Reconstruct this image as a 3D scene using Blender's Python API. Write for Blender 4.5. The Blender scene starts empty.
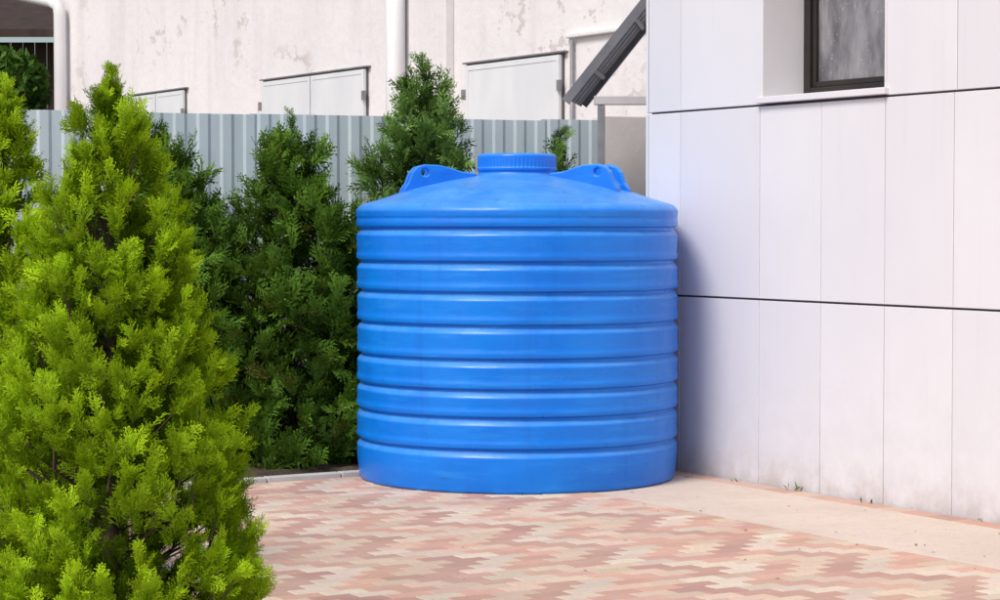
import bpy, bmesh, math, random
import numpy as np
from mathutils import Vector, Matrix
random.seed(7); rng=np.random.default_rng(7)
scene=bpy.context.scene
COL=scene.collection

# ---------------------------------------------------------------- helpers
def link(o,parent=None):
    COL.objects.link(o)
    if parent: o.parent=parent
    return o
def empty(name,loc=(0,0,0)):
    e=bpy.data.objects.new(name,None); e.location=loc; e.empty_display_size=.2
    return link(e)
def mesh_obj(name,verts,faces,mat=None,parent=None,smooth=False):
    me=bpy.data.meshes.new(name); me.from_pydata([tuple(v) for v in verts],[],faces); me.update()
    if mat: me.materials.append(mat)
    if smooth: me.polygons.foreach_set('use_smooth',[True]*len(me.polygons))
    return link(bpy.data.objects.new(name,me),parent)
def bevel(o,w=.005,seg=2):
    m=o.modifiers.new('bev','BEVEL'); m.width=w; m.segments=seg; m.limit_method='ANGLE'; return o
def frame_box(name,O,ax,ay,az,r1,r2,r3,mat,parent=None,bev=0):
    """box spanned in a local frame: ranges r1 along ax, r2 along ay, r3 along az"""
    vs=[]
    for c in (r3[0],r3[1]):
        for (a,b) in ((r1[0],r2[0]),(r1[1],r2[0]),(r1[1],r2[1]),(r1[0],r2[1])):
            vs.append(O+ax*a+ay*b+az*c)
    fs=[(3,2,1,0),(4,5,6,7),(0,1,5,4),(1,2,6,5),(2,3,7,6),(3,0,4,7)]
    if ax.cross(ay).dot(az)<0: fs=[f[::-1] for f in fs]
    o=mesh_obj(name,vs,fs,mat,parent)
    if bev: bevel(o,bev)
    return o
def tube(name,pts,r,mat,parent=None,n=14):
    pts=[Vector(p) for p in pts]; rs=r if isinstance(r,(list,tuple)) else [r]*len(pts)
    vs=[];fs=[]
    up0=Vector((.31,.2,.93)).normalized()
    for i,p in enumerate(pts):
        d=(pts[min(i+1,len(pts)-1)]-pts[max(i-1,0)]).normalized()
        up=up0 if abs(d.dot(up0))<.9 else Vector((1,0,0))
        a=d.cross(up).normalized(); b=d.cross(a)
        for k in range(n):
            t=2*math.pi*k/n
            vs.append(p+(a*math.cos(t)+b*math.sin(t))*rs[i])
    for i in range(len(pts)-1):
        for k in range(n):
            k2=(k+1)%n
            fs.append((i*n+k,i*n+k2,(i+1)*n+k2,(i+1)*n+k))
    fs.append(tuple(range(n))[::-1]); fs.append(tuple((len(pts)-1)*n+k for k in range(n)))
    return mesh_obj(name,vs,fs,mat,parent,True)

# ---------------------------------------------------------------- materials
def newmat(name):
    m=bpy.data.materials.new(name); m.use_nodes=True
    nt=m.node_tree; b=nt.nodes['Principled BSDF']; return m,nt,b
def N(nt,t,**k):
    n=nt.nodes.new(t)
    for a,v in k.items(): setattr(n,a,v)
    return n
def coords(nt,scale=(1,1,1)):
    g=N(nt,'ShaderNodeNewGeometry'); mp=N(nt,'ShaderNodeMapping'); mp.inputs['Scale'].default_value=scale
    nt.links.new(g.outputs['Position'],mp.inputs['Vector']); return mp.outputs['Vector']
def noise(nt,vec,scale,detail=4,rough=.55):
    n=N(nt,'ShaderNodeTexNoise'); n.inputs['Scale'].default_value=scale; n.inputs['Detail'].default_value=min(detail,5)
    n.inputs['Roughness'].default_value=rough; nt.links.new(vec,n.inputs['Vector']); return n.outputs['Fac']
def ramp(nt,fac,stops):
    r=N(nt,'ShaderNodeValToRGB'); el=r.color_ramp.elements
    while len(el)<len(stops): el.new(.5)
    for e,(p,c) in zip(el,stops): e.position=p; e.color=(c,c,c,1) if isinstance(c,(int,float)) else (*c,1)
    nt.links.new(fac,r.inputs['Fac']); return r.outputs['Color']
def mix(nt,fac,a,b,mode='MIX'):
    m=N(nt,'ShaderNodeMix',data_type='RGBA',blend_type=mode)
    for sock,v in ((m.inputs[0],fac),(m.inputs[6],a),(m.inputs[7],b)):
        if hasattr(v,'is_linked') : nt.links.new(v,sock)
        elif isinstance(v,(int,float)): sock.default_value=v
        else: sock.default_value=(*v,1)
    return m.outputs[2]
def bump(nt,b,h,strength=.3,dist=.01):
    n=N(nt,'ShaderNodeBump'); n.inputs['Strength'].default_value=strength; n.inputs['Distance'].default_value=dist
    nt.links.new(h,n.inputs['Height']); nt.links.new(n.outputs['Normal'],b.inputs['Normal'])
def simple(name,c1,c2,scale=3,rough=.7,metal=0,bs=.2,bd=.004,vs=(1,1,1),spec=.4):
    m,nt,b=newmat(name); v=coords(nt,vs); f=noise(nt,v,scale,4)
    c=mix(nt,ramp(nt,f,[(.3,0),(.7,1)]),c1,c2); nt.links.new(c,b.inputs['Base Color'])
    b.inputs['Roughness'].default_value=rough; b.inputs['Metallic'].default_value=metal
    b.inputs['Specular IOR Level'].default_value=spec
    if bs>.3: bump(nt,b,noise(nt,v,scale*12,3),bs,bd)
    return m

M_soil=simple('soil',(.05,.035,.022),(.10,.075,.05),6,.95,bs=.8,bd=.03)
M_ground=simple('dry_ground',(.20,.17,.12),(.28,.24,.18),1.2,.95,bs=.5,bd=.02)
M_kerb=simple('kerb_concrete',(.44,.42,.40),(.56,.53,.50),5,.9)
M_darkgap=simple('joint_backing',(.10,.095,.10),(.14,.13,.14),5,.8)
M_pipe=simple('white_pipe_plastic',(.72,.71,.73),(.80,.79,.81),2,.4)
M_frame=simple('window_frame_brown',(.018,.014,.013),(.03,.024,.022),5,.35,bs=.05)
M_steel=simple('grey_steel',(.20,.195,.20),(.29,.28,.285),8,.5,.2)
M_beam=simple('painted_beam',(.46,.43,.42),(.58,.54,.53),6,.6)
M_roofsheet=simple('roof_sheet_dark',(.12,.12,.135),(.20,.20,.215),4,.5,.1)
M_roofunder=simple('roof_sheet_underside',(.40,.39,.42),(.50,.49,.52),4,.6)
M_brownwood=simple('dark_brown_boards',(.03,.018,.013),(.06,.035,.025),4,.8,vs=(1,1,.1))
M_bark=simple('bark',(.07,.045,.03),(.13,.09,.06),14,.9,bs=.9,bd=.01,vs=(1,1,.3))
M_jamb=simple('reveal_sheet',(.70,.68,.70),(.76,.74,.76),2,.45,bs=.05)

# plastic tank
def tank_material():
    m,nt,b=newmat('blue_polyethylene'); v=coords(nt)
    base=mix(nt,ramp(nt,noise(nt,v,1.6,4),[(.35,0),(.7,1)]),(.001,.155,.68),(.002,.20,.76))
    # upward faces paler: dust, plus the dome's highlights painted into the colour
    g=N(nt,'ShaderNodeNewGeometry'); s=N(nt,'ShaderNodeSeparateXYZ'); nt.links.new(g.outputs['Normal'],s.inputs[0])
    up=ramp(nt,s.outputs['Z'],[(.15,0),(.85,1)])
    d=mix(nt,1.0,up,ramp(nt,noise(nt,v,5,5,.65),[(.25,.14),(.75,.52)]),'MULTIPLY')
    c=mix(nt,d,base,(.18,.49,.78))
    vs=coords(nt,(1.5,1.5,16)); sc=ramp(nt,noise(nt,vs,1.3,5,.7),[(.54,0),(.74,.45)])
    c=mix(nt,sc,c,(.03,.30,.78))
    vd=coords(nt,(14,14,.9)); dr=ramp(nt,noise(nt,vd,1.0,5,.65),[(.55,0),(.75,.35)])
    c=mix(nt,dr,c,(.003,.10,.48))
    vk=coords(nt,(2.2,2.2,22)); dk=ramp(nt,noise(nt,vk,2.1,5,.75),[(.63,0),(.72,.55)])
    c=mix(nt,dk,c,(.04,.07,.18))
    nt.links.new(c,b.inputs['Base Color'])
    nt.links.new(ramp(nt,noise(nt,v,9,4),[(.3,.26),(.7,.44)]),b.inputs['Roughness'])
    b.inputs['Specular IOR Level'].default_value=.42
    bump(nt,b,noise(nt,coords(nt,(1,1,2)),3.2,3,.5),.5,.016)
    return m
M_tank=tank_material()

def panel_material():
    m,nt,b=newmat('composite_panel_white')
    at=N(nt,'ShaderNodeAttribute',attribute_name='pv')
    v=coords(nt)
    c=mix(nt,ramp(nt,noise(nt,v,1.1,4),[(.3,0),(.7,1)]),(.70,.685,.71),(.75,.735,.76))
    c=mix(nt,at.outputs['Fac'],c,(.665,.65,.685))
    s=N(nt,'ShaderNodeSeparateXYZ'); nt.links.new(v,s.inputs[0])
    low=ramp(nt,s.outputs['Z'],[(.0,.75),(.22,.18),(.9,.0)])
    dirt=mix(nt,1.0,low,ramp(nt,noise(nt,v,7,5,.7),[(.35,.1),(.65,1)]),'MULTIPLY')
    c=mix(nt,dirt,c,(.45,.40,.37))
    st=ramp(nt,noise(nt,coords(nt,(9,9,.5)),1.4,5,.7),[(.55,0),(.8,.2)])
    c=mix(nt,st,c,(.55,.53,.56))
    nt.links.new(c,b.inputs['Base Color']); b.inputs['Roughness'].default_value=.38
    b.inputs['Specular IOR Level'].default_value=.35
    return m
M_panel=panel_material()

def plaster_material():
    m,nt,b=newmat('old_white_plaster'); v=coords(nt)
    c=mix(nt,ramp(nt,noise(nt,v,.7,5),[(.3,0),(.7,1)]),(.74,.705,.72),(.82,.785,.79))
    c=mix(nt,ramp(nt,noise(nt,coords(nt,(2.5,2.5,.35)),1.2,5,.65),[(.47,0),(.72,.45)]),c,(.60,.56,.57))
    # peeled patches, only in scattered areas
    reg=ramp(nt,noise(nt,v,.33,2),[(.515,0),(.575,1)])
    p=ramp(nt,noise(nt,coords(nt,(1,1,1.3)),2.1,5,.75),[(.56,0),(.60,.7)])
    c=mix(nt,mix(nt,1.0,reg,p,'MULTIPLY'),c,(.52,.46,.43))
    nt.links.new(c,b.inputs['Base Color']); b.inputs['Roughness'].default_value=.9
    bump(nt,b,noise(nt,v,9,5),.4,.02); return m
M_plaster=plaster_material()

def fence_material():
    m,nt,b=newmat('painted_corrugated_steel'); v=coords(nt)
    c=mix(nt,ramp(nt,noise(nt,v,2,4),[(.3,0),(.7,1)]),(.47,.56,.61),(.54,.63,.68))
    c=mix(nt,ramp(nt,noise(nt,coords(nt,(8,8,.6)),1.2,5,.7),[(.5,0),(.75,.4)]),c,(.40,.45,.48))
    nt.links.new(c,b.inputs['Base Color']); b.inputs['Roughness'].default_value=.5
    return m
M_fence=fence_material()
M_shutter=simple('shutter_paint',(.68,.69,.72),(.76,.77,.79),3,.5,vs=(1,1,.4))

def block_material():
    m,nt,b=newmat('paving_block'); v=coords(nt)
    at=N(nt,'ShaderNodeAttribute',attribute_name='Col')
    c=mix(nt,ramp(nt,noise(nt,v,1.3,5,.65),[(.3,.02),(.75,.42)]),at.outputs['Color'],(.58,.46,.37))
    c=mix(nt,ramp(nt,noise(nt,v,40,4,.7),[(.45,0),(.8,.4)]),c,(.40,.28,.23))
    c=mix(nt,ramp(nt,noise(nt,v,3.3,5,.7),[(.58,0),(.72,.3)]),c,(.38,.28,.24))
    nt.links.new(c,b.inputs['Base Color']); b.inputs['Roughness'].default_value=.85
    bump(nt,b,noise(nt,v,120,2),.5,.003); return m
M_block=block_material()
def apron_material():
    m,nt,b=newmat('sandy_concrete'); v=coords(nt)
    c=mix(nt,ramp(nt,noise(nt,v,1.4,5,.6),[(.3,0),(.7,1)]),(.55,.445,.365),(.65,.54,.45))
    c=mix(nt,ramp(nt,noise(nt,v,14,5,.7),[(.5,0),(.8,.5)]),c,(.42,.32,.27))
    c=mix(nt,ramp(nt,noise(nt,v,60,3,.7),[(.60,0),(.70,.6)]),c,(.32,.24,.20))
    nt.links.new(c,b.inputs['Base Color']); b.inputs['Roughness'].default_value=.9
    bump(nt,b,noise(nt,v,45,4),.6,.006); return m
M_apron=apron_material()

def foliage_material(name,transl=.3):
    m,nt,b=newmat(name); nt.nodes.remove(b)
    at=N(nt,'ShaderNodeAttribute',attribute_name='Col')
    df=N(nt,'ShaderNodeBsdfDiffuse'); nt.links.new(at.outputs['Color'],df.inputs['Color'])
    tr=N(nt,'ShaderNodeBsdfTranslucent'); tc=mix(nt,1.0,at.outputs['Color'],(1.3,1.2,.5),'MULTIPLY')
    nt.links.new(tc,tr.inputs['Color'])
    ms=N(nt,'ShaderNodeMixShader'); ms.inputs[0].default_value=transl
    nt.links.new(df.outputs[0],ms.inputs[1]); nt.links.new(tr.outputs[0],ms.inputs[2])
    nt.links.new(ms.outputs[0],nt.nodes['Material Output'].inputs['Surface']); return m
M_leaf=foliage_material('thuja_foliage')

# ---------------------------------------------------------------- site frame
Z=Vector((0,0,1))
C=Vector((.951,14.14,0))            # far corner of panelled building
V=Vector((.5165,-.8563,0)).normalized()   # along its wall, towards the camera
Nn=Vector((V.y,-V.x,0)).normalized()      # out of the wall, into the yard
def P(a,b,z=0): return C+Nn*a+V*b+Z*z

# ---------------------------------------------------------------- ground
S=400
g=mesh_obj('ground',[(-S,-S,-.012),(S,-S,-.012),(S,S,-.012),(-S,S,-.012)],[(0,1,2,3)],M_ground)
vs=[];fs=[];nx,ny=60,30
for j in range(ny+1):
    for i in range(nx+1):
        a=-1.+i/nx*9; b=-.47-j/ny*3.2
        if a<1.45: b=min(b,-1.25-j/ny*2.4)
        p=P(a,b); h=.0+.03*math.sin(i*1.7+j*.9)*math.sin(j*1.3)+.025*random.random()+.02
        vs.append((p.x,p.y,max(h,-.004) if j else -.004))
for j in range(ny):
    for i in range(nx):
        q=j*(nx+1)+i; fs.append((q,q+1,q+nx+2,q+nx+1))
mesh_obj('planting_bed_soil',vs,fs,M_soil)
def sheet(name,a0,a1,b0,b1,z,mat,parent=None):
    return mesh_obj(name,[P(a0,b0,z),P(a0,b1,z),P(a1,b1,z),P(a1,b0,z)],[(0,1,2,3)],mat,parent)
o=sheet('concrete_apron',.16,1.1,-1.25,13,.004,M_apron)
def paving():
    vs=[];fs=[];cols=[]
    cream=(.60,.46,.34);salmon=(.55,.31,.23);rose=(.44,.24,.19);sand=(.61,.51,.41);pale=(.58,.40,.31)
    seq=[cream,pale,salmon,salmon,sand,cream,rose,pale]
    def blk(a0,a1,b0,b1,col):
        g=.0026; ch=.004; z1=.006+random.uniform(-.0014,.0014)
        a0+=g;a1-=g;b0+=g;b1-=g
        n=len(vs)
        for (zz,e) in ((-.01,0),(z1-ch,0),(z1,ch)):
            for (a,b) in ((a0+e,b0+e),(a0+e,b1-e),(a1-e,b1-e),(a1-e,b0+e)):
                vs.append(P(a,b,zz))
        fs.append((n+8,n+9,n+10,n+11))
        for r in (0,4):
            for k in range(4):
                k2=(k+1)%4; fs.append((n+r+k,n+r+k2,n+r+4+k2,n+r+4+k))
        k=random.uniform(.84,1.12); cols.extend([(col[0]*k,col[1]*k*random.uniform(.95,1.05),col[2]*k,1)]*12)
    W,L=.1,.2
    nb=int((12.6+.4)/W); na=int(9/L)
    for j in range(nb):
        b0=-.4+j*W; off=(j%2)*L/2
        zig=abs((j%8)-4)
        for i in range(-1,na):
            a0=1.1+i*L+off; a1=a0+L
            a0=max(a0,1.1)
            if a1<=a0+.02: continue
            m=2*i+(j%2)+zig
            col=seq[m%8]
            if random.random()<.16: col=random.choice(seq)
            blk(a0,a1,b0,b0+W,col)
    for j in range(8):
        for i in range(2):
            blk(1.1+i*.2,1.3+i*.2,-1.2+j*.1,-1.1+j*.1,seq[(i+j)%8])
    for j in range(int(14/.2)):
        blk(.02,.16,-1.2+j*.2,-1.0+j*.2,random.choice([salmon,rose,pale]))
    o=mesh_obj('block_paving',vs,fs,M_block)
    ca=o.data.color_attributes.new('Col','FLOAT_COLOR','POINT')
    ca.data.foreach_set('color',np.array(cols,dtype=np.float32).ravel())
paving()
sheet('paving_joint_sand',1.08,10.2,-.41,12.7,-.001,M_apron)
kb=empty('garden_kerb')
i=0; a=1.5
while a<8:
    L=.5
    o=frame_box('kerb_stone_%d'%i,P(0,0),Nn,V,Z,(a+.004,a+L-.004),(-.48,-.405),(-.05,.035+random.uniform(-.004,.004)),M_kerb,kb,.006); a+=L;i+=1

# ---------------------------------------------------------------- panelled building
bld=empty('panel_clad_building')
BL=9.0; DEP=6.0; HT=5.75
rows=[-.05,1.109,2.265,3.42,4.575,5.73]
ws0,ws1=1.18,2.29
wz0,wz1=2.275,3.40
D0=-.03
def bb(name,b,a,z,mat,bev=0): return frame_box(name,C,V,Nn,Z,b,a,z,mat,bld,bev)
bb('core_a',(0.0,ws0),(-DEP,D0),(-.05,HT),M_darkgap)
bb('core_b',(ws1,BL),(-DEP,D0),(-.05,HT),M_darkgap)
bb('core_c',(ws0,ws1),(-DEP,D0),(-.05,wz0),M_darkgap)
bb('core_d',(ws0,ws1),(-DEP,D0),(wz1,HT),M_darkgap)
bb('roof',(-.05,BL+.05),(-DEP-.05,.03),(HT,HT+.1),M_steel)
def panels():
    vs=[];fs=[];pv=[]
    def pan(b0,b1,z0,z1,gv=.0026,gh=.0062,side=False):
        n=len(vs); t=random.uniform(-.001,.001); e=.0025
        for (dep,ee) in ((D0+.001,0),(-e+t,0),(t,e)):
            for (b,z) in ((b0+gv+ee,z0+gh+ee),(b1-gv-ee,z0+gh+ee),(b1-gv-ee,z1-gh-ee),(b0+gv+ee,z1-gh-ee)):
                tl=random.uniform(-.0012,.0012)
                if side: vs.append(C+V*(-.0-dep+D0-.001)*1+Nn*(-b)+Z*z)
                else: vs.append(P(dep+tl*.5,b,z))
        f=[(n+8,n+9,n+10,n+11)]
        for r in (0,4):
            for k in range(4):
                k2=(k+1)%4; f.append((n+r+k,n+r+k2,n+r+4+k2,n+r+4+k))
        fs.extend(f); x=random.uniform(0,.7); pv.extend([x]*12)
    low=[0,.35,1.156,1.73,2.28,2.83]
    while low[-1]<BL-.3: low.append(low[-1]+.55)
    upp=[0,.35,1.18,2.29,2.85]
    while upp[-1]<BL-.3: upp.append(upp[-1]+.56)
    for r in range(5):
        sm=upp if r==2 else low
        for q in range(len(sm)-1):
            if r==2 and q==2: continue
            pan(sm[q],sm[q+1],rows[r],rows[r+1])
    sb=0
    while sb<DEP-.3:
        for r in range(5): pan(sb,sb+.55,rows[r],rows[r+1],side=True)
        sb+=.55
    o=mesh_obj('cladding_panels',vs,fs,M_panel,bld)
    at=o.data.attributes.new('pv','FLOAT','POINT'); at.data.foreach_set('value',np.array(pv,dtype=np.float32))
panels()
RD=.33
bb('jamb_far',(ws0-.004,ws0+.012),(-RD,.004),(wz0+.04,wz1),M_jamb)
bb('jamb_near',(ws1-.012,ws1+.004),(-RD,.004),(wz0+.04,wz1),M_jamb)
bb('recess_head',(ws0+.012,ws1-.012),(-RD,.003),(wz1-.012,wz1+.005),M_jamb)
bb('window_sill',(ws0-.02,ws1+.02),(-RD,.035),(wz0,wz0+.038),M_jamb,.004)
w0,w1=ws0+.013,ws1-.013; z0,z1=wz0+.040,wz1-.014
f=.06
bb('frame_left',(w0,w0+f),(-RD-.04,-RD+.03),(z0,z1),M_frame,.006)
bb('frame_right',(w1-f,w1),(-RD-.04,-RD+.03),(z0,z1),M_frame,.006)
bb('frame_bottom',(w0+f,w1-f),(-RD-.04,-RD+.028),(z0,z0+f),M_frame,.006)
bb('frame_top',(w0+f,w1-f),(-RD-.04,-RD+.028),(z1-f,z1),M_frame,.006)
bb('sash_left',(w0+f,w0+f+.035),(-RD-.035,-RD+.012),(z0+f,z1-f),M_frame,.005)
bb('sash_bottom',(w0+f+.035,w1-f),(-RD-.035,-RD+.010),(z0+f,z0+f+.035),M_frame,.005)
mg,nt,b=newmat('window_glass_dusty'); v=coords(nt)
c=mix(nt,ramp(nt,noise(nt,coords(nt,(3,3,1)),2.0,5,.65),[(.35,0),(.65,1)]),(.09,.09,.10),(.30,.29,.31))
c=mix(nt,ramp(nt,noise(nt,v,22,5,.7),[(.62,0),(.70,.6)]),c,(.5,.5,.52))
nt.links.new(c,b.inputs['Base Color']); b.inputs['Roughness'].default_value=.12
bb('glass',(w0+f,w1-f),(-RD-.02,-RD-.012),(z0+f,z1-f),mg)
bb('room_behind',(w0,w1),(-RD-.2,-RD-.15),(z0,z1),M_frame)

# ---------------------------------------------------------------- water tank
tank=empty('water_storage_tank',(.105,13.57,0.006))
def lathe(name,prof,mat,parent,n=160,rad=None):
    vs=[];fs=[]
    for (r,z) in prof:
        for k in range(n):
            t=2*math.pi*k/n; rr=r if rad is None else rad(r,z,t)
            vs.append((rr*math.cos(t),rr*math.sin(t),z))
    for i in range(len(prof)-1):
        for k in range(n):
            k2=(k+1)%n; fs.append((i*n+k,i*n+k2,(i+1)*n+k2,(i+1)*n+k))
    fs.append(tuple((len(prof)-1)*n+k for k in range(n)))
    fs.append(tuple(range(n))[::-1])
    return mesh_obj(name,vs,fs,mat,parent,True)
def roundprof(pts,rad=.008,seg=4):
    out=[pts[0]]
    for i in range(1,len(pts)-1):
        p0,p,p1=[np.array(q[:2],float) for q in (pts[i-1],pts[i],pts[i+1])]
        rr=pts[i][2] if len(pts[i])>2 else rad
        d0=p0-p; d1=p1-p; l0=np.linalg.norm(d0); l1=np.linalg.norm(d1)
        r=min(rr,l0*.45,l1*.45)
        A=p+d0/l0*r; B=p+d1/l1*r
        for s in range(seg+1):
            t=s/seg; q=(1-t)**2*A+2*t*(1-t)*p+t*t*B; out.append(tuple(q))
    out.append(tuple(pts[-1][:2])); return [(q[0],q[1]) for q in out]
R=.985
pr=[(.93,0),(R-.012,0,.05),(R,.12,.03)]
gz=[.245,.43,.59,.765,.96,1.15,1.325,1.523]
for k,zg in enumerate(gz):
    # rounded groove: sloping ledge below, overhanging band above
    pr+= [(R+.003,zg-.036,.010),(R-.014,zg-.014,.008),(R-.022,zg-.006,.006),(R-.023,zg+.008,.005),(R+.001,zg+.017,.005),(R+.005,zg+.038,.012),(R-.001,zg+.066,.02)]
pr+= [(R+.003,1.60,.02),(R+.006,1.635,.015),(.962,1.672,.03),(.81,1.715,.05),(.66,1.768,.05),(.475,1.812,.05),(.30,1.845,.03),(.245,1.852,.01),(.236,1.862,.006),(.234,1.93,.004),(.0,1.93)]
prof=roundprof(pr)
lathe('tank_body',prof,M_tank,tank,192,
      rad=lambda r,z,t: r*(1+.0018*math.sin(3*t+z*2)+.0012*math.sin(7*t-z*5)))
lp=roundprof([(.20,1.875),(.243,1.877,.004),(.246,1.895,.004),(.240,1.90,.003),(.243,1.972,.010),(.225,1.985,.008),(.20,1.982,.004),(.02,1.99)],.006,3)
def lidrad(r,z,t):
    if 1.898<z<1.955 and r>.2: return r+.0022*math.sin(t*60)
    return r
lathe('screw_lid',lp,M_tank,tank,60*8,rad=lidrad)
def fin(name,az,off,parent):
    outer=[(.735,1.70),(.715,1.765),(.69,1.80),(.665,1.865),(.635,1.902),(.59,1.915),(.50,1.912),(.43,1.895),(.36,1.872),(.27,1.862),(.25,1.79)]
    hc=(.585,1.866);hr=.023
    bm=bmesh.new()
    ov=[bm.verts.new((x,0,z)) for x,z in outer]
    hv=[bm.verts.new((hc[0]+hr*math.cos(2*math.pi*k/16),0,hc[1]+hr*math.sin(2*math.pi*k/16))) for k in range(16)]
    es=[bm.edges.new((ov[k],ov[(k+1)%len(ov)])) for k in range(len(ov))]+[bm.edges.new((hv[k],hv[(k+1)%16])) for k in range(16)]
    bmesh.ops.triangle_fill(bm,edges=es,use_beauty=True)
    r=bmesh.ops.extrude_face_region(bm,geom=bm.faces[:])
    bmesh.ops.translate(bm,verts=[e for e in r['geom'] if isinstance(e,bmesh.types.BMVert)],vec=(0,.05,0))
    bmesh.ops.translate(bm,verts=bm.verts[:],vec=(0,off-.025,0))
    bmesh.ops.recalc_face_normals(bm,faces=bm.faces[:])
    bmesh.ops.rotate(bm,verts=bm.verts[:],cent=(0,0,0),matrix=Matrix.Rotation(az,3,'Z'))
    me=bpy.data.meshes.new(name); bm.to_mesh(me); bm.free(); me.materials.append(M_tank)
    o=link(bpy.data.objects.new(name,me),parent); bevel(o,.010,3); return o
def web(name,az,parent):
    prf=[(.70,1.73),(.675,1.785),(.62,1.835),(.55,1.845),(.40,1.842),(.26,1.853),(.26,1.78)]
    bm=bmesh.new(); vv=[bm.verts.new((x,-.085,z)) for x,z in prf]; fc=bm.faces.new(vv)
    r=bmesh.ops.extrude_face_region(bm,geom=[fc]); bmesh.ops.translate(bm,verts=[e for e in r['geom'] if isinstance(e,bmesh.types.BMVert)],vec=(0,.17,0))
    bmesh.ops.recalc_face_normals(bm,faces=bm.faces[:])
    bmesh.ops.rotate(bm,verts=bm.verts[:],cent=(0,0,0),matrix=Matrix.Rotation(az,3,'Z'))
    me=bpy.data.meshes.new(name); bm.to_mesh(me); bm.free(); me.materials.append(M_tank)
    o=link(bpy.data.objects.new(name,me),parent); bevel(o,.02,3)
for li,az in enumerate((math.radians(190),math.radians(-26))):
    fin('lifting_lug_fin_%d'%(2*li),az,-.085,tank); fin('lifting_lug_fin_%d'%(2*li+1),az,.085,tank)
    web('lifting_lug_web_%d'%li,az,tank)

# ---------------------------------------------------------------- corrugated fence
F0=Vector((-2.71,14.9,0)); F1=Vector((.739,16.25,0)); fd=(F1-F0).normalized(); fn=Vector((fd.y,-fd.x,0))
fen=empty('corrugated_metal_fence')
def corr(name,O,dx,dn,length,z0,z1,pitch,depth,mat,parent):
    vs=[];fs=[];x=0;pr=[]
    while x<length:
        for (u,d) in ((0,0),(.30,0),(.42,depth),(.78,depth),(.92,0)):
            pr.append((x+u*pitch,d))
        x+=pitch
    for u,d in pr:
        for zz in (z0,z1): 
            p=O+dx*u+dn*d; vs.append((p.x,p.y,zz))
    for i in range(len(pr)-1): fs.append((2*i,2*i+2,2*i+3,2*i+1))
    return mesh_obj(name,vs,fs,mat,parent)
ln=(F1-F0).length; x=-4.4; i=0
while x<ln-.01:
    L=min(1.1,ln-x); zt=2.316+random.uniform(-.012,.012)
    corr('sheet_%d'%i,F0+fd*x+fn*(.002*(i%2)),fd,fn,L-.06,.05,zt,.165,.011,M_fence,fen); x+=1.09; i+=1
for zz in (.5,1.95):
    frame_box('rail',F0,fd,fn,Z,(-4.4,ln),(-.06,-.02),(zz,zz+.04),M_steel,fen)
for k in range(4): frame_box('post_%d'%k,F0,fd,fn,Z,(-4+k*2.5,-3.94+k*2.5),(-.13,-.07),(0,2.28),M_steel,fen)
pw=simple('rough_render',(.72,.67,.65),(.80,.76,.74),2.2,.95,bs=.31,bd=.01)
frame_box('rendered_yard_wall',F1+fd*.02,fd,fn,Z,(0,3.2),(-.2,0),(0,2.36),pw,None,.01)

# ---------------------------------------------------------------- old white building
ob=empty('old_white_building')
O=Vector((1.252,19.02,0)); U=-V
def ow(name,s,a,z,mat,bev=0): return frame_box(name,O,U,Nn,Z,s,a,z,mat,ob,bev)
HB=5.6
ow('wall',(-6,14.7),(-7,0),(0,HB),M_plaster)
ow('pilaster',(3.3,4.05),(.0,.10),(0,HB-.02),M_plaster,.01)
ow('roof_eave',(-6.2,15.1),(-7.2,.45),(HB,HB+.12),M_roofsheet)
ow('string_course',(-1,1.2),(.0,.05),(3.24,3.28),M_plaster,.01)
def rainpipe(s,r,a=.12,top=HB,bottom=.1):
    p=lambda s_,a_,z_: O+U*s_+Nn*a_+Z*z_
    tube('downpipe',[p(s,a,bottom),p(s,a,top)],r,M_pipe,ob)
    for zz in (1.5,4.9):
        tube('pipe_bracket',[p(s,a,zz),p(s,a,zz+.03)],r+.010,M_pipe,ob)
rainpipe(4.3,.10,.12)
p=lambda s_,a_,z_: O+U*s_+Nn*a_+Z*z_
tube('corner_downpipe',[p(14.2,.14,.1),p(14.2,.14,4.5),p(14.2,.16,4.62),p(14.35,.2,4.70),p(16.2,.4,5.02),p(16.5,.42,5.10)],.085,M_pipe,ob)
def shutter(s0,s1,z0,z1,leaves):
    fw=.05
    ow('shutter_recess',(s0,s1),(.0,.02),(z0,z1),M_darkgap)
    for q in range(leaves):
        a=s0+(s1-s0)*q/leaves; b_=s0+(s1-s0)*(q+1)/leaves
        ow('leaf',(a+.015,b_-.015),(.02,.05),(z0+.015,z1-.02),M_shutter,.005)
        for (x0,x1,y0,y1) in ((a+.015,a+.015+fw,z0+.015,z1-.02),(b_-.015-fw,b_-.015,z0+.015,z1-.02)):
            ow('stile',(x0,x1),(.05,.056),(y0,y1),M_shutter,.002)
        ow('rail_top',(a+.015+fw,b_-.015-fw),(.05,.055),(z1-.02-fw,z1-.02),M_shutter,.002)
    ow('drip_strip',(s0-.06,s1+.06),(0,.05),(z1,z1+.016),M_steel,.003)
    ow('hinge',(s1-.02,s1+.03),(.05,.08),(z1-.35,z1-.25),M_steel)
    ow('hinge',(s0-.03,s0+.02),(.05,.08),(z1-.35,z1-.25),M_steel)
shutter(5.12,7.7,1.2,3.22,2)
shutter(1.28,3.0,1.2,3.12,1)
shutter(10.0,11.8,1.5,3.25,2)
tube('cable_conduit',[p(1.1,.04,1),p(1.1,.04,3.22)],.018,M_steel,ob,8)
sh=empty('dark_wooden_shed')
for k in range(50):
    x=-16+k*.2
    frame_box('board_%d'%k,Vector((0,0,0)),Vector((1,0,0)),Vector((0,1,0)),Z,(x+.006,x+.194),(37,37.03+.01*(k%2)),(0,4.6),M_brownwood,sh)
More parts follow.
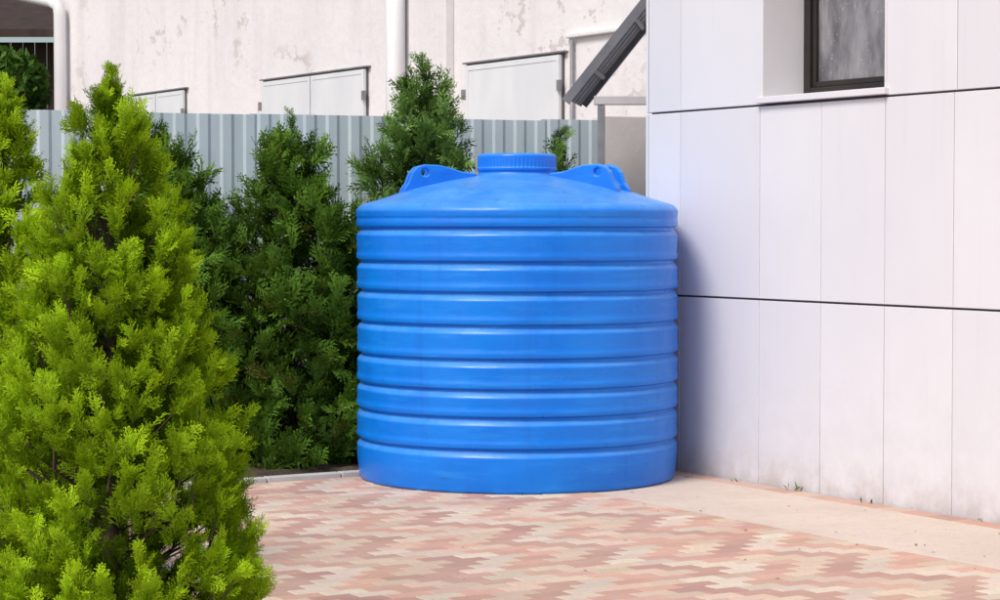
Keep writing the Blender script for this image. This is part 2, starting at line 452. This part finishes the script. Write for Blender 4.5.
mesh_obj('shed_roof',[(-16.5,36.2,4.75),(-5.6,36.2,4.75),(-5.6,40,6.0),(-16.5,40,6.0),(-16.5,36.2,4.62),(-5.6,36.2,4.62),(-5.6,40,5.87),(-16.5,40,5.87)],
         [(0,1,2,3),(7,6,5,4),(0,4,5,1),(1,5,6,2),(2,6,7,3),(3,7,4,0)],M_brownwood,sh)

# ---------------------------------------------------------------- lean-to canopy behind the corner
cn=empty('lean_to_canopy')
B1=Vector((.46,15.0,2.405)); sl=Vector((.572,0,.720)).normalized(); dp=Vector((.135,1.0,0)).normalized()
nr=sl.cross(dp).normalized()
if nr.z<0: nr=-nr
vs=[];fs=[];Lc=2.6;CD=.95
pr=[];x=0
while x<CD-.01:
    for (u,d) in ((0,0),(.3,0),(.45,.025),(.75,.025),(.9,0)): pr.append((x+u*.19,d))
    x+=.19
for u,d in pr:
    for s_ in (0,Lc): vs.append(B1+dp*u+sl*s_+nr*d)
for i in range(len(pr)-1): fs.append((2*i,2*i+1,2*i+3,2*i+2))
mesh_obj('roof_sheet',vs,fs,M_roofunder,cn)
frame_box('barge_board',B1,sl,dp,nr,(-.02,Lc),(-.03,-.005),(-.03,.03),M_roofsheet,cn)
frame_box('rafter',B1,sl,dp,nr,(.02,Lc),(.86,.90),(-.04,-.003),M_steel,cn)
for k in range(3): frame_box('batten_%d'%k,B1,sl,dp,nr,(.25+k*.45,.28+k*.45),(0,CD-.10),(-.02,-.002),M_steel,cn)
frame_box('tie_beam',Vector((.64,15.0,0)),Vector((1,0,0)),Vector((0,1,0)),Z,(0,1.6),(0,.06),(2.37,2.43),M_beam,cn,.005)
frame_box('post',Vector((.665,15.005,0)),Vector((1,0,0)),Vector((0,1,0)),Z,(0,.05),(0,.05),(0,2.368),M_steel,cn,.004)

# ---------------------------------------------------------------- foliage
def template(seed,nside=7,nsub=5,w=.034):
    """flat, fern-like conifer spray, unit length along +Y in the XY plane"""
    r=np.random.default_rng(seed); quads=[];tip=[]
    def strip(p,d,l,w,t0,t1,droop=0):
        d=d/np.linalg.norm(d); s=np.cross(d,[0,0,1]); s/=np.linalg.norm(s)
        a=p; m=p+d*l*.55+np.array([0,0,droop*.5]); e=p+d*l+np.array([0,0,droop])
        quads.append([a,m-s*w*.5,e,m+s*w*.5])
        tip.append([t0,(t0+t1)/2,t1,(t0+t1)/2])
    strip(np.array([0,0,0.]),np.array([r.normal(0,.04),1,0]),1,w*.8,.1,.9)
    for k in range(nside*2):
        t=.12+.80*k/(nside*2-1); sd=1 if k%2 else -1
        p=np.array([0,t,0.]); l=(.44*(1-t)**.8+.12)*r.uniform(.8,1.15); an=math.radians(r.uniform(26,44))
        d=np.array([sd*math.sin(an),math.cos(an),r.normal(0,.18)])
        dr=r.normal(-.03,.05)
        strip(p,d,l,w,.2+.3*t,.8+.2*t,dr)
        for q in range(nsub):
            u=.25+.7*q/max(nsub-1,1); s2=1 if q%2 else -1
            a2=an*sd+s2*math.radians(r.uniform(24,40))
            d2=np.array([math.sin(a2),math.cos(a2),r.normal(0,.25)])
            strip(p+d/np.linalg.norm(d)*l*u+np.array([0,0,dr*u]),d2,l*.42*(1.15-u*.5),w*.9,.45,1.0,r.normal(-.01,.03))
    return np.array(quads),np.array(tip)
T_fine=[template(s,6,3,.06) for s in range(6)]
T_mid=[template(20+s,5,2,.085) for s in range(6)]

def unit(v): return v/np.linalg.norm(v)
def make_thuja(name,base,H,profile,nplume,sprays,slen,tmpl,cdark,clight,lean=(0,0),seed=0,up=.85,plen=.3,inner=.25,jit=.12,zmin=.05,brown=.0,spread=.42,lb=.25):
    r=np.random.default_rng(seed)
    root=empty(name,base)
    A=[];Cc=[]
    hs=np.array([p_[0] for p_ in profile]); rs=np.array([p_[1] for p_ in profile])
    area=np.interp(np.linspace(0,1,200),hs,rs)+.04; cdf=np.cumsum(area)/area.sum()
    limbs=[]
    for pi in range(nplume):
        hf=np.interp(r.random(),cdf,np.linspace(0,1,200)); th=r.random()*2*math.pi
        Re=np.interp(hf,hs,rs)*(1+.08*math.sin(3*th+hf*7+seed)+.07*math.sin(5*th-hf*13+seed*2))
        isin=r.random()<inner
        k=r.uniform(.35,.7) if isin else r.uniform(.80,1.0+jit)
        rad=np.array([math.cos(th),math.sin(th),0])
        tipz=max(hf*H,zmin); tipp=rad*Re*k+np.array([lean[0]*hf,lean[1]*hf,tipz])
        L=plen*r.uniform(.7,1.3)*(0.55+.45*min(1,Re/(rs.max()*.6)))
        upk=up+ (.9*max(0,hf-.8)/.2) 
        ax=unit(rad*r.uniform(.25,.7)+np.array([0,0,upk])+r.normal(0,.13,3))
        start=tipp-ax*L
        if r.random()<.25: limbs.append((start,tipp-ax*L*.3,hf))
        pc=r.uniform(0,1)
        for si in range(sprays):
            t=r.uniform(.1,1)**.8
            p0=start+ax*L*(t*.85)
            out=unit(ax*r.uniform(.6,1.2)+r.normal(0,spread,3)+rad*.15)
            side=unit(np.cross(out,unit(rad+r.normal(0,.7,3))))
            nrm=np.cross(side,out)
            sc=slen*r.uniform(.65,1.2)*(1.05-.3*t)*(.6 if hf>.93 else 1)
            q,tp=tmpl[r.integers(len(tmpl))]
            qq=q.copy(); qq[...,2]-=.22*qq[...,1]**2*r.uniform(-.3,1)
            pts=p0+sc*(qq[...,0:1]*side+qq[...,1:2]*out+qq[...,2:3]*nrm)
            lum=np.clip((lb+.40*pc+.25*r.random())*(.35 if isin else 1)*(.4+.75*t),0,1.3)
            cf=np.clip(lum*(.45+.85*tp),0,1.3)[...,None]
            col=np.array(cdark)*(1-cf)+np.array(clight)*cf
            if r.random()<brown: col=col*.5+np.array([.10,.06,.02])*.5
            col=np.clip(col,.002,1)
            A.append(pts.reshape(-1,3)); Cc.append(np.concatenate([col,np.ones(col.shape[:-1]+(1,))],-1).reshape(-1,4))
    A=np.concatenate(A).astype(np.float32); Cc=np.concatenate(Cc).astype(np.float32)
    A[:,2]=np.maximum(A[:,2],.01)
    nv=len(A); nf=nv//4
    me=bpy.data.meshes.new('foliage'); me.vertices.add(nv); me.vertices.foreach_set('co',A.ravel())
    me.loops.add(nv); me.loops.foreach_set('vertex_index',np.arange(nv,dtype=np.int32))
    me.polygons.add(nf); me.polygons.foreach_set('loop_start',np.arange(0,nv,4,dtype=np.int32))
    me.update(calc_edges=True); me.materials.append(M_leaf)
    ca=me.color_attributes.new('Col','FLOAT_COLOR','POINT'); ca.data.foreach_set('color',Cc.ravel())
    link(bpy.data.objects.new('foliage',me),root)
    tube('trunk',[(lean[0]*t,lean[1]*t,H*.92*t) for t in (0,.1,.3,.6,.85,1)],[H*.022,H*.018,H*.014,H*.009,H*.004,H*.001],M_bark,root,10)
    vs=[];fs=[]
    for (s0,e0,hf) in limbs:
        tz=max(.05,s0[2]-.15); p0=np.array([lean[0]*tz/H,lean[1]*tz/H,tz]); 
        pts=[p0,(p0+s0)/2+np.array([0,0,-.02]),s0,e0]; rr=[.010,.008,.005,.0015]
        for i_,q in enumerate(pts):
            for k in range(5):
                an=2*math.pi*k/5; vs.append((q[0]+rr[i_]*math.cos(an),q[1]+rr[i_]*math.sin(an),q[2]+rr[i_]*.3*math.sin(an)))
        n0=len(vs)-20
        for i_ in range(3):
            for k in range(5): fs.append((n0+i_*5+k,n0+i_*5+(k+1)%5,n0+(i_+1)*5+(k+1)%5,n0+(i_+1)*5+k))
    if vs: mesh_obj('limbs',vs,fs,M_bark,root)
    return root

lime_d=(.018,.065,.003); lime_l=(.54,.80,.03)
prof_fg=[(0,.46),(.1,.53),(.25,.51),(.4,.44),(.55,.35),(.7,.255),(.8,.19),(.9,.115),(.96,.055),(1,.0)]
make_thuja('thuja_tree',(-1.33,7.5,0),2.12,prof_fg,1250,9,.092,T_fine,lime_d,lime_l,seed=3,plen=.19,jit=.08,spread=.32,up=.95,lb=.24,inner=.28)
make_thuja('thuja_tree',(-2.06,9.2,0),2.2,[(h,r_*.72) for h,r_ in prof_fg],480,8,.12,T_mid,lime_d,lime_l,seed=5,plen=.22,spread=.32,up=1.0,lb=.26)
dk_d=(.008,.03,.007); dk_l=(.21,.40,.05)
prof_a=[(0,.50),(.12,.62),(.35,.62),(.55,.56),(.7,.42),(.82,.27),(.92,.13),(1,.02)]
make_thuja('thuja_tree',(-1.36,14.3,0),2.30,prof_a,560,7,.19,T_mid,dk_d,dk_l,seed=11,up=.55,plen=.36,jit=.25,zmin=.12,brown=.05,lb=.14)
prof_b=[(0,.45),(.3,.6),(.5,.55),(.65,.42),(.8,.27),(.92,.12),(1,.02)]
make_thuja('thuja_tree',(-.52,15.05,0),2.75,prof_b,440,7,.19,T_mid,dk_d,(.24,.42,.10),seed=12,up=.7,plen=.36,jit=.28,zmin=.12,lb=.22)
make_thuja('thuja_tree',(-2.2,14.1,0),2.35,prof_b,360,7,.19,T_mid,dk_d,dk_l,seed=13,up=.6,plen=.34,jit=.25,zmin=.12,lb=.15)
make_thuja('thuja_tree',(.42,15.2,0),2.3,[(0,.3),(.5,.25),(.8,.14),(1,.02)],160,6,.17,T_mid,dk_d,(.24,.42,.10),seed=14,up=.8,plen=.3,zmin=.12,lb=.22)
def leafmass(name,centers,n,size,cd,cl,seed):
    r=np.random.default_rng(seed); A=[];Cl=[]
    for (c,rad) in centers:
        m=n
        d=r.normal(size=(m,3)); d/=np.linalg.norm(d,axis=1)[:,None]; rr=np.array(rad)*(r.uniform(.55,1.05,(m,1)))
        p_=np.array(c)+d*rr; a=r.normal(size=(m,3)); a/=np.linalg.norm(a,axis=1)[:,None]
        b_=np.cross(a,r.normal(size=(m,3))); b_/=np.linalg.norm(b_,axis=1)[:,None]
        s=size*r.uniform(.6,1.3,(m,1))
        q=np.stack([p_-a*s,p_-b_*s*.5,p_+a*s,p_+b_*s*.5],1); A.append(q.reshape(-1,3))
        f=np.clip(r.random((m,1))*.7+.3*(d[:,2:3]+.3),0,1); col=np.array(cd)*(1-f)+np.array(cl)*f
        col=np.repeat(np.concatenate([col,np.ones((m,1))],1),4,0); Cl.append(col)
    A=np.concatenate(A).astype(np.float32);Cl=np.concatenate(Cl).astype(np.float32);nv=len(A)
    me=bpy.data.meshes.new(name); me.vertices.add(nv); me.vertices.foreach_set('co',A.ravel()); me.loops.add(nv)
    me.loops.foreach_set('vertex_index',np.arange(nv,dtype=np.int32)); me.polygons.add(nv//4)
    me.polygons.foreach_set('loop_start',np.arange(0,nv,4,dtype=np.int32)); me.update(calc_edges=True); me.materials.append(M_leaf)
    ca=me.color_attributes.new('Col','FLOAT_COLOR','POINT'); ca.data.foreach_set('color',Cl.ravel())
    return link(bpy.data.objects.new(name,me))
leafmass('distant_tree_foliage',[((-8.2,34,2.2),(1.2,1,1.2)),((-7.5,34,3.6),(.55,.6,.65)),((-8.6,34.5,4.1),(.5,.4,.45)),((-10,35,3.0),(1.4,1,1.2)),((-7.2,33.6,2.0),(.8,.8,1.2))],900,.09,(.02,.05,.01),(.10,.20,.04),4)

def weeds():
    vs=[];fs=[]
    for (b,a,n,h) in ((1.55,.03,9,.07),(2.2,.04,5,.045),(1.0,.05,4,.03),(3.1,.04,4,.03),(.7,.17,3,.025),(3.6,.9,3,.02)):
        for k in range(n):
            p0=P(a+random.uniform(-.01,.03),b+random.uniform(-.04,.04),.002)
            d=Vector((random.uniform(-1,1),random.uniform(-1,1),random.uniform(.6,1.6))).normalized(); L=h*random.uniform(.5,1.2)
            s=d.cross(Vector((random.uniform(-1,1),random.uniform(-1,1),.1))).normalized()*.005
            n0=len(vs); vs.extend([p0-s*.4,p0+d*L*.5-s,p0+d*L+Z*(-L*.1),p0+d*L*.5+s]); fs.append((n0,n0+1,n0+2,n0+3))
    mesh_obj('weeds',vs,fs,simple('weed_green',(.10,.15,.04),(.18,.22,.07),20,.6))
weeds()
def litter():
    vs=[];fs=[]
    for k in range(60):
        if k<35: p0=P(random.uniform(.1,1.6),random.uniform(1,6),.010)
        else: p0=P(random.uniform(1.2,4),random.uniform(-.3,6),.010)
        an=random.random()*6.28; L=random.uniform(.006,.015); d=Vector((math.cos(an),math.sin(an),random.uniform(-.1,.2))); s=Vector((-d.y,d.x,random.uniform(-.1,.2)))*.5
        n0=len(vs); vs.extend([p0-d*L,p0-s*L,p0+d*L,p0+s*L+Z*.003]); fs.append((n0,n0+1,n0+2,n0+3))
    mesh_obj('fallen_leaf_litter',vs,fs,simple('dry_leaf',(.22,.14,.07),(.25,.20,.10),9,.8))
litter()

# ---------------------------------------------------------------- light, sky, camera
w=bpy.data.worlds.new('World'); scene.world=w; w.use_nodes=True; nt=w.node_tree
sky=nt.nodes.new('ShaderNodeTexSky'); sky.sky_type='NISHITA'; sky.sun_disc=False
EL=math.radians(50); AZ=math.radians(216)
sky.sun_elevation=EL; sky.sun_rotation=AZ; sky.air_density=1.0; sky.dust_density=3.0; sky.ozone_density=1.0
bg=nt.nodes['Background']; nt.links.new(sky.outputs['Color'],bg.inputs['Color']); bg.inputs['Strength'].default_value=.15
sd=Vector((math.cos(EL)*math.sin(AZ),math.cos(EL)*math.cos(AZ),math.sin(EL)))
L=bpy.data.lights.new('sun','SUN'); L.energy=2.5; L.angle=math.radians(18); L.color=(1,.96,.90)
so=bpy.data.objects.new('sun',L); so.rotation_euler=sd.to_track_quat('Z','Y').to_euler(); link(so)
cam=bpy.data.cameras.new('camera'); cam.lens=79.2; cam.sensor_width=36; cam.clip_end=2000; cam.clip_start=.1
co=bpy.data.objects.new('camera',cam); co.location=(0,0,1.56); co.rotation_euler=(math.radians(90-math.degrees(math.atan(76/2200))),0,0); link(co)
scene.camera=co
scene.view_settings.view_transform='Standard'; scene.view_settings.look='None'; scene.view_settings.exposure=0
